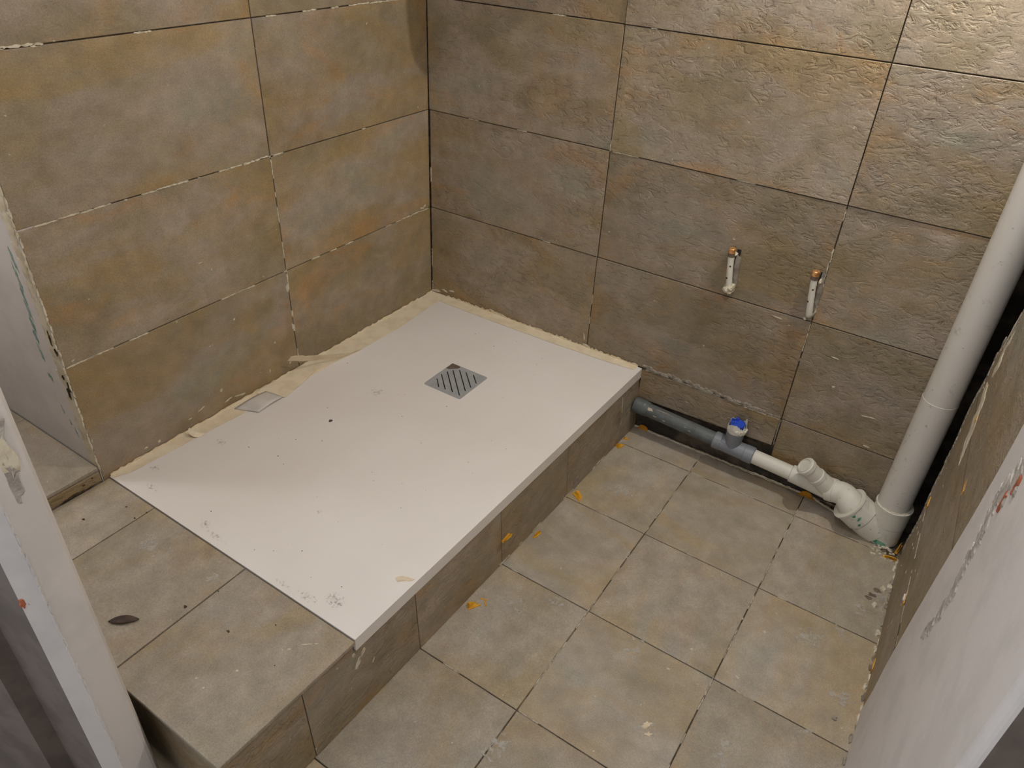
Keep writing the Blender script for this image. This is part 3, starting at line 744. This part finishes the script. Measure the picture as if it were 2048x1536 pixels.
ribbon('torn_tape_strip', cl, [.004 + .0085 * min(1, i / 8) * (1 if i < 29 else .75) for i in range(len(cl))], 'torn tape end curling up off the tray in front of the left wall joint', 'tape', 'tapeback',
       [(.7, .25, .9)] * len(cl))
# wide slanting piece and pale lifted film at its lower end
mb = MB()
pl = ragged([(0.082, -.728), (0.040, -.748), (.012, -.762), (.003, -.742), (.003, -.560), (.030, -.548), (.052, -.56), (.055, -.60), (.070, -.658)], .012, .0015)
mb.prism(pl, .2068, .2088, 'tape')
mb.build('loose_tape_piece', origin=(.04, -.66, .207), label='wide crumpled tape piece lying slantwise on the tray, left of the drain', category='tape')
mb = MB()
vs = []; nu, nv = 10, 6
for i in range(nu + 1):
    for j in range(nv + 1):
        s, t = i / nu, j / nv
        x = .024 + .056 * t - .006 * s * (1 - t); y = -.742 - .100 * s + .028 * s * t - .02 * (1 - s) * 0 + .010 * t * (1 - s)
        z = .2090 + .007 * math.sin(math.pi * (.15 + .85 * s)) * (.4 + .6 * math.sin(math.pi * t * .8 + .4)) - .0008 * s
        vs.append((x, y, z))
fs = [(i * (nv + 1) + j, (i + 1) * (nv + 1) + j, (i + 1) * (nv + 1) + j + 1, i * (nv + 1) + j + 1) for i in range(nu) for j in range(nv)]
mb.mesh(vs, fs, 'foil', True)
fo = mb.build('plastic_film_flap', origin=(.05, -.79, .2075), label='pale greyish film flap lifted from the tray beside the slanting tape piece', category='film')
so = fo.modifiers.new('thick', 'SOLIDIFY'); so.thickness = .0006
mb = MB()
cl = spline([(.046, -.960, .2072), (.038, -.972, .214), (.026, -.976, .218), (.014, -.972, .222)], 4)
ribbon('tape_scrap', cl, [.008, .009, .009, .009, .008, .008, .007, .007, .006, .005, .004, .003, .002], 'small curled tape scrap on the tray edge near its left front corner', 'tape', 'tapeback', [(.2, 1, .2)] * len(cl))

# ================================================================ PIPES
# ---- tall white waste pipe
SX, SYp, SR = 1.5285, -0.0455, 0.0382
stack = thing('waste_stack', (SX, SYp, 0), 'tall white plastic soil pipe in the back right corner with a branched foot', 'pipe')
mb = MB(); mb.lathe((SX, SYp, 0.08), (0, 0, 1), [(0, SR), (2.40, SR)], 'pvc', 48); mb.build('riser', stack)
mb = MB(); mb.lathe((SX, SYp, 0.09), (0, 0, 1), [(0, SR + .0007), (.345, SR + .0007), (.3453, SR)], 'pvc', 48, False); mb.build('coupling_sleeve', stack)
mb = MB()
mb.lathe((SX + .003, SYp, 0.0), (0, 0, 1), [(0, .0425), (.052, .0425), (.053, .0410), (.056, .0410), (.057, .0435), (.104, .0435), (.106, .0445), (.112, .0445), (.113, .039)], 'pvcold', 48)
ad = Vector((-.80, -.16, .565)).normalized()
base = Vector((1.515, -.050, .018))
mb.lathe(base, ad, [(0, .043), (.048, .0435), (.049, .0415), (.052, .0415), (.053, .0455), (.094, .0455), (.096, .0485), (.101, .0485), (.102, .040), (.099, .034)], 'pvcold', 44)
for i in range(4):
    pass
br = mb.build('branch_fitting', stack)
mb = MB()
Pz = lambda u, v, w=0: Vector((SX + .003 + (.0427 + w) * math.cos(u), SYp + (.0427 + w) * math.sin(u), v))
for u, v, a, b in ((-1.95, .010, .25, .006), (-1.6, .008, .3, .006), (-1.35, .006, .2, .005), (-2.3, .014, .2, .005)):
    blob(mb, Pz, (u, v), a, b, 'greenb', h=.0004, jit=.3, base=0)
mb.build('green_stain', br)
mb = MB()
for k in range(40):
    a = 2 * math.pi * k / 40
    blob(mb, Plane((SX + .003 + .0400 * math.cos(a), SYp + .0400 * math.sin(a), .112), (-math.sin(a), math.cos(a), 0), (math.cos(a), math.sin(a), 0), (0, 0, 1)), (0, 0), .0045, .0015 + RNG.random() * .0012, 'grout', h=.0025, n=8)
mb.build('sealant_bead', stack)

# ---- horizontal drain line made of joined pieces
line = thing('drain_line', (1.1, -.028, .0), 'low horizontal waste pipe along the back wall, grey then white, joining the soil pipe', 'pipe')
ax0, ax1 = Vector((0.775, -.0285, .0955)), Vector((1.375, -.036, .0690))
def al(x):
    t = (x - ax0.x) / (ax1.x - ax0.x); return ax0.lerp(ax1, t)
dl = (ax1 - ax0).normalized()
mb = MB(); mb.tube([al(.798), al(.83), al(.90), al(1.0), al(1.06)], [.0205] * 5, 'pvcgrey', 32)
mb.lathe(al(.798), dl, [(0, .024), (.03, .024), (.035, .0225), (.045, .0225)], 'pvcgrey', 32)
gp = mb.build('grey_pipe', line, label='dirty dark grey pipe section')
mb = MB()
Pg = lambda u, v, w=0: al(u) + (Vector((0, -math.cos(v), math.sin(v)))) * (.0208 + w)
for u, v, a, b in ((.85, .75, .010, .2), (.84, .9, .012, .1), (.90, 1.2, .03, .08), (.96, 1.2, .03, .06), (.87, .1, .006, .05), (.90, .05, .004, .05), (.965, .5, .004, .04), (.98, .2, .004, .04)):
    blob(mb, Pg, (u, v), a, b, 'creamplaster' if b > .09 or a < .01 else 'mortar', h=.0005, jit=.3, base=0)
mb.build('plaster_splash', gp)
mb = MB(); mb.tube([al(1.150), al(1.20), al(1.25), al(1.30)], [.0205] * 4, 'pvcold', 32); mb.build('white_pipe', line, label='short white pipe section')
# grey tee with upright socket
mb = MB()
mb.lathe(al(1.050), dl, [(0, .0235), (0.002, .0250), (.022, .0250), (.023, .0238), (.090, .0238), (.091, .0250), (.115, .0250), (.117, .0235)], 'pvctee', 36)
tc = al(1.103)
mb.lathe(tc, (0, -.04, 1), [(0, .0225), (.040, .0225), (.041, .0245), (.062, .0245)], 'pvctee', 36)
mb.box((1.072, -.0535, .085), (1.0735, -.0525, .100), 'grout')
tee = mb.build('tee_fitting', line, label='clean grey tee fitting with upright socket')
mb = MB(); n = 40; ctop = tc + Vector((0, -.0025, .058))
r0 = []; r1 = []; r2 = []; r3 = []
for k in range(n):
    a = 2 * math.pi * k / n; hgt = .026 + .006 * math.sin(3 * a) + RNG.uniform(-.002, .003)
    if k in (4, 5, 37): hgt += .012
    rr = .0235 + RNG.uniform(-.0012, .0016)
    d = Vector((math.cos(a), math.sin(a), 0))
    r0.append(ctop + d * .0248); r1.append(ctop + d * (rr + .0022) + Vector((0, 0, hgt * .5))); r2.append(ctop + d * rr + Vector((0, 0, hgt))); r3.append(ctop + d * (rr - .0025) + Vector((0, 0, hgt * .35)))
mb.mesh(r0 + r1 + r2 + r3, [(j * n + k, j * n + (k + 1) % n, (j + 1) * n + (k + 1) % n, (j + 1) * n + k) for j in range(3) for k in range(n)], 'pvcold', False)
for k in range(5):
    a = -1.2 + k * .35
    blob(mb, Plane(ctop + Vector((.025 * math.cos(a), .025 * math.sin(a), .010)), (-math.sin(a), math.cos(a), 0), (0, 0, 1), (math.cos(a), math.sin(a), 0)), (0, 0), .007, .007, 'pvcold', h=.004)
mb.build('torn_tape_wrap', tee, label='torn white tape wrapped round the socket rim')
mb = MB(); mb.lathe(ctop + Vector((0, 0, .004)), (0, 0, 1), [(0, .0195), (.022, .0205), (.024, .019), (.020, .017), (.018, .0001)], 'blue', 28, False)
for a in (2.0, 2.9, 3.8): mb.box(tuple(ctop + Vector((.016 * math.cos(a) - .004, .016 * math.sin(a) - .002, .020))), tuple(ctop + Vector((.016 * math.cos(a) + .004, .016 * math.sin(a) + .002, .034))), 'blue')
mb.build('blue_plug', tee)
# small capped branch
mb = MB()
mb.lathe(al(1.272), dl, [(0, .0215), (.002, .0245), (.050, .0255), (.10, .0275), (.118, .0275)], 'pvcold', 32)
b0 = al(1.382); b0 = Vector((1.385, -.038, .070)); tip = Vector((1.3035, -.078, .1460)); bd = (tip - b0)
bl = bd.length
mb.lathe(b0, bd, [(0, .027), (bl * .25, .0255), (bl * .5, .023), (bl * .52, .0245), (bl * .60, .0245), (bl * .62, .0225), (bl * .86, .0225), (bl * .87, .0245), (bl * .90, .0255), (bl * .985, .0255), (bl, .0235)], 'pvcold', 36)
wy = mb.build('small_branch', line, label='white side branch closed by a cap')
mb = MB()
mb.lathe(tip - bd.normalized() * .001, bd, [(0, .0215), (.003, .0212), (.0035, .018), (.0005, .0175)], 'pvcold', 32)
mb.build('end_cap', wy)
mb = MB()
c0 = Vector((1.372, -.040, .074)); c1 = Vector((1.412, -.047, .082))
rim = base + ad * .098
mid = Vector((1.425, -.048, .083))
mb.lathe(c0, c1 - c0, [(0, .0305), (.002, .032), (.020, .032), (.0205, .0305), (.040, .0305)], 'pvcold', 36)
mb.tube(spline([c0 + (c1 - c0) * .8, c1, (c1 + rim) * .5 + Vector((.002, 0, .004)), rim, base + ad * .085], 5), [.0305] * 6 + [.0310] * 5 + [.032] * 5 + [.033] * 5, 'pvcold', 36)
mb.build('reducing_elbow', line)
mb = MB(); Pq = lambda u, v, w=0: base + ad * u + (ad.orthogonal().normalized() * math.cos(v) + ad.cross(ad.orthogonal().normalized()) * math.sin(v)) * (.0458 + w)
best = min([i * .05 for i in range(126)], key=lambda v: (Pq(.075, v) - Vector((1.35, -.5, .35))).length)
for u, v, a, b in ((.074, best - .10, .004, .16), (.060, best - .35, .003, .10), (.088, best - .2, .003, .1)):
    blob(mb, Pq, (u, v), a, b, 'greenb', h=.0003, jit=.4, base=0)
mb.build('green_stain', br)

# ---- capped supply stubs on the back wall
def stub(x, zt, zb, lab, patch):
    t = thing('supply_stub', (x, 0, zb), lab, 'pipe stub')
    yc = -.0125
    mb = MB(); cl = spline([(x + .012, .003, zb - .004), (x + .0118, -.008, zb - .002), (x + .0105, yc, zb + .010), (x + .004, yc - .001, (zt + zb) / 2), (x, yc - .001, zt - .020)], 6)
    mb.tube(cl, [.0078 + RNG.uniform(-.0003, .0003) for _ in cl], 'pvcold', 20)
    p = mb.build('pipe', t, label='copper pipe daubed with white paint')
    mb = MB()
    Pp = lambda u, v, w=0: Vector((x + .006 + u, yc - .0082 - w, v))
    for u, v in ((-.001, zt - .045), (-.004, zt - .078)):
        mb = MB(); blob(mb, Pp, (u, v), .0028, .0024, 'mould', h=.0006, n=7, base=-.002); mb.build('bare_spot', p)
    mb = MB(); mb.lathe((x - .0006, yc - .001, zt - .022), (0, 0, 1), [(0, .0088), (.009, .0088)], 'dullbrown', 24)  # dull brown ring below the brass cap
    mb.lathe((x - .0006, yc - .001, zt - .012), (0, 0, 1), [(0, .0098), (.011, .0098), (.0125, .0085)], 'brass', 6)
    mb.build('brass_cap', t)
    mb = MB(); Pd = Plane((x + .012, 0, zb), (1, 0, 0), (0, 0, 1), (0, -1, 0))
    if patch == 0:
        blob(mb, Pd, (-.001, 0), .014, .012, 'grout', h=.025, jit=.2, base=0); blob(mb, Pd, (.006, .008), .008, .007, 'grout', h=.026, jit=.3, base=0)
        blob(mb, Pd, (-.002, -.014), .002, .006, 'grout', h=.004, base=0)
    else:
        blob(mb, Pd, (0, 0), .009, .012, 'mortar', h=.012, jit=.3, base=0)
        blob(mb, Pd, (-.008, -.018), .004, .004, 'grout', h=.004, base=0)
    mb.build('plaster_lump', t)
    mb = MB()
    if patch == 0:
        mb.holed(ragged([(.020, .004), (.030, .006), (.026, .085), (.014, .095), (.013, .06)], .012, .0008), [], lambda u, v, w: Vector((x + u - .004, -w, zb + v)), .0, .0026, 'mortar')
        blob(mb, Pd, (-.004, .094), .004, .005, 'grout', h=.012, base=0)
    else:
        mb.holed(ragged([(.014, -.012), (.024, -.010), (.028, .05), (.026, .09), (.022, .12), (.018, .12), (.017, .04)], .010, .0018), [], lambda u, v, w: Vector((x + u - .004, -w, zb + v)), .0, .0026, 'mortar')
        blob(mb, Pd, (.002, .088), .0035, .008, 'grout', h=.014, base=0)
    mb.build('filler_strip', t)
    mb = MB(); mb.prism([(x + .009, -.0018), (x + .018, -.0018), (x + .018, .0), (x + .009, .0)], zt - .028, zt - .004, 'nearblack'); mb.build('dark_patch', t)  # flat dark block on the wall beside the cap
stub(.976, .642, .532, 'brass capped supply pipe stub nearest the shower tray on the back wall', 0)
stub(1.182, .642, .528, 'brass capped supply pipe stub nearest the white soil pipe, beside the tile joint', 1)

# ================================================================ LEVELLING CLIP REMAINS
def clip_fin(name, p, ang, label, size=.011, m='orange', tilt=0.0, twist=0.0, tail=True):
    """snapped-off half round fin standing on a thin foot"""
    t = thing(name, p, label, 'tile clip', 'orange tile levelling clip remains')
    Rm = Matrix.Translation(p) @ Matrix.Rotation(ang, 4, 'Z') @ Matrix.Rotation(tilt, 4, 'Y') @ Matrix.Rotation(twist, 4, 'X')
    size *= 1.25
    f = lambda u, v, w: Rm @ Vector((u, w, v))
    n = 12; pts = [(-size, 0.0005)] + [(size, 0.0005)] + [(size * 1.0 * math.cos(math.pi * k / n) * (1 + .08 * math.sin(5 * k)), .0005 + size * .95 * math.sin(math.pi * k / n)) for k in range(1, n)]
    pts = pts[1:] + pts[:1]
    mb = MB(); mb.holed(pts, [], f, -.0007, .0007, m); mb.build('fin', t)
    mb = MB(); mb.holed([(-size * 1.15, -.0002), (size * 1.15, -.0002), (size * 1.05, .0016), (-size * 1.1, .0016)], [], f, -.0035, .0030, m)
    if tail:
        f2 = lambda u, v, w: Rm @ Vector((u, v - .004, w + .0005))
        mb.holed([(size * .7, -.004), (size * 1.5, -.002), (size * 1.4, .001), (size * .8, .001)], [], f2, 0, .0012, m)
    mb.build('foot', t)
    return t
def clip_wedge(name, p, ang, label, size=.012, m='orange'):
    t = thing(name, p, label, 'tile clip', 'orange tile levelling clip remains')
    Rm = Matrix.Translation(p) @ Matrix.Rotation(ang, 4, 'Z'); size *= 1.2
    mb = MB(); vs = [(-size, -size * .5, 0), (size, -size * .6, 0), (size * .7, size * .5, 0), (-size * .9, size * .6, 0), (-size * .7, -size * .2, size * .9), (size * .3, -size * .1, size * .55), (size * .1, size * .35, size * .5), (-size * .8, size * .4, size * .85)]
    mb.mesh([Rm @ Vector(v) for v in vs], [(0, 3, 2, 1), (4, 5, 6, 7), (0, 1, 5, 4), (1, 2, 6, 5), (2, 3, 7, 6), (3, 0, 4, 7)], m, False); mb.build('wedge', t)
    mb = MB(); mb.mesh([Rm @ Vector(v) for v in [(-size * 1.2, -size * .62, 0), (size * 1.25, -size * .7, 0), (size * 1.25, -size * .45, 0), (-size * 1.2, -size * .4, 0), (-size * 1.2, -size * .62, .0022), (size * 1.25, -size * .7, .0022), (size * 1.25, -size * .45, .0022), (-size * 1.2, -size * .4, .0022)]], [(0, 3, 2, 1), (4, 5, 6, 7), (0, 1, 5, 4), (1, 2, 6, 5), (2, 3, 7, 6), (3, 0, 4, 7)], m, False); mb.build('foot', t)
    return t
def clip_flat(p, label, ang=0, m='orange', blobw=False):
    """flat slotted plate stuck to the right wall"""
    t = thing('levelling_clip', p, label, 'tile clip', 'orange tile levelling clip remains')
    ca, sa = math.cos(ang), math.sin(ang)
    f = lambda u, v, w: Vector((p[0] - w, p[1] + u * ca - v * sa, p[2] + u * sa + v * ca))
    o = [(-.014, -.008), (.014, -.008), (.014, .008), (-.014, .008)]; h = [(-.006, -.003), (.008, -.003), (.008, .003), (-.006, .003)]
    mb = MB(); mb.holed([(u, v) for u, v in o], [[(u, v) for u, v in h][::-1]], f, 0, .0016, m); mb.build('plate', t)
    mb = MB(); mb.holed(h, [], f, 0.0001, .0010, 'orangedark'); mb.build('snapped_core', t)
    if blobw:
        mb = MB(); blob(mb, f, (.004, -.002), .008, .005, 'plaster', h=.004, base=0); mb.build('plaster_dab', t)
clip_wedge('levelling_clip', (.806, -.125, 0), 1.3, 'orange clip on the floor at the step side, second nearest the back wall', .010)
clip_wedge('levelling_clip', (.807, -.082, 0), .6, 'smallest orange clip bit at the step side, nearest the back wall', .006)
clip_wedge('levelling_clip', (.815, -.389, 0), -.5, 'orange wedge clip on the floor where the third step joint meets it', .012)
clip_fin('levelling_clip', Vector((.800, -.578, 0)), 1.4, 'upright orange clip fin on the floor against the middle of the step side', .010, tail=False)
t_ = clip_fin('levelling_clip', Vector((.7855, -.705, .088)), 1.6, 'orange half round clip stuck in the vertical joint halfway up the step side', .012, twist=.9)
clip_wedge('levelling_clip', (.797, -.852, 0), 1.1, 'orange clip on the floor against the step side, nearest the doorway', .011)
t = thing('clip_fragment', (.808, -.828, 0), 'thin broken orange clip slivers beside the wedge nearest the doorway', 'tile clip', 'orange tile levelling clip remains')
for j, (dx, dy, a) in enumerate(((0, .004, .3), (.010, -.004, -.7))):
    mb = MB(); ca, sa = math.cos(a), math.sin(a)
    mb.holed([(-.009, -.0012), (.009, -.0012), (.008, .0014), (-.009, .0012)], [], lambda u, v, w: Vector((.808 + dx + u * ca - v * sa, -.828 + dy + u * sa + v * ca, w)), 0, .0015, 'orange'); mb.build('sliver', t)
clip_fin('levelling_clip', Vector((1.569, -.118, 0)), .1, 'orange clip fin on the floor in the back right corner before the soil pipe', .013, twist=.5)
clip_fin('levelling_clip', Vector((1.579, -.076, 0.004)), 1.4, 'dark orange clip right behind the corner clip, beside the soil pipe foot', .015, m='orangedark', tail=False)
clip_fin('levelling_clip', Vector((.828, -.008, 0.0)), .0, 'dark orange clip under the grey pipe, beside the step', .013, m='orangedark', tail=False)
clip_fin('levelling_clip', Vector((1.326, -.012, 0.0)), .1, 'orange clip under the white pipe, between the tee and the soil pipe', .014, m='orangedark')
clip_flat((PRt(-.235, 0)[0], -.235, .527), 'topmost flat orange clip on the right tiled wall', .4)
clip_flat((PRt(-.475, 0)[0], -.475, .517), 'flat orange clip on the right tiled wall nearest the painted plaster', .4)
clip_flat((PRt(-.150, 0)[0], -.150, .225), 'flat orange clip on the right wall joint beside the foot of the soil pipe', .35)
clip_flat((PRt(-.455, 0)[0], -.455, .196), 'flat orange clip with a white plaster dab on the right tiled wall', .3, blobw=True)
clip_flat((PRt(-.485, 0)[0], -.485, .011), 'flat orange clip at floor level on the right tiled wall', .2)

# ================================================================ SMALL DEBRIS
mb = MB(); P0 = Plane((0, 0, .2053), (1, 0, 0), (0, 1, 0), (0, 0, 1))
a = Vector((.367, -1.414)); b = Vector((.408, -1.378)); d = (b - a); n_ = Vector((-d.y, d.x)).normalized(); k = 14; vs = []
for i in range(k + 1):
    t = i / k; w = .0085 * math.sin(math.pi * t) ** .8 + .0001; c = a + d * t
    z = .2055 + .003 * math.sin(math.pi * t)
    vs += [(c.x + n_.x * w, c.y + n_.y * w, z + .0025), (c.x, c.y, z), (c.x - n_.x * w, c.y - n_.y * w, z + .0018)]
mb.mesh(vs, [(3 * i + j, 3 * i + 3 + j, 3 * i + 4 + j, 3 * i + 1 + j) for i in range(k) for j in range(2)], 'leaf', True)
lf = mb.build('dry_leaf', origin=(.388, -1.396, .2055), label='small dark dry leaf lying on the front step tiles', category='leaf')
sm = lf.modifiers.new('t', 'SOLIDIFY'); sm.thickness = .0006
mb = MB(); P1 = Plane((0, 0, .2056), (1, 0, 0), (0, 1, 0), (0, 0, 1)); RNG.seed(5)
blob(mb, P1, (.252, -.729), .0045, .0030, 'crumb', h=.0035, ang=.9, base=0); mb.build('dark_crumb', origin=(.252, -.729, .2056), label='single dark crumb on the white tray, left of the drain', category='debris')
mb = MB(); mb.prism(ragged([(.728, -1.026), (.736, -1.030), (.744, -1.022), (.758, -1.012), (.760, -1.006), (.752, -1.008), (.742, -1.010), (.730, -1.018)], .006, .0006), .2056, .2068, 'chip')
mb.build('paint_flake', origin=(.744, -1.018, .2056), label='cream paint flake lying on the white tray near its front right corner', category='debris')
for j, (x, y, s_, lb) in enumerate(((1.252, -.888, .010, 'pale plaster crumb in the middle of the floor near the bottom of the view'), (1.262, -.906, .008, 'smaller pale plaster crumb just in front of the larger one on the floor'), (1.559, -.655, .007, 'grey mortar crumb on the floor near the right wall end'))):
    mb = MB(); blob(mb, PF, (x, y), s_, s_ * .6, 'mortar' if j == 2 else 'chip', h=.003, jit=.45, ang=.8, base=0); mb.build('plaster_crumb', origin=(x, y, 0), label=lb, category='debris')

# ---- guessed mixer shape above the view, added to throw a shadow on the left wall
t = thing('shadow_caster', (.60, 0, 1.40), 'unseen brass shape added high on the back wall to shadow the left wall', 'shadow caster')
mb = MB(); mb.lathe((.60, -.001, 1.42), (0, -1, 0), [(0, .04), (.006, .04), (.007, .022), (.06, .022)], 'brass', 32); mb.build('caster_disc', t)
mb = MB(); mb.tube(spline([(.60, -.098, 1.50), (.60, -.098, 1.4), (.60, -.098, 1.33), (.60, -.092, 1.285), (.60, -.075, 1.265), (.60, -.045, 1.262), (.60, -.012, 1.262)], 5), [.026] * 31, 'brass', 28)
mb.box((.585, -.100, 1.265), (.615, -.004, 1.50), 'brass'); mb.build('caster_body', t)
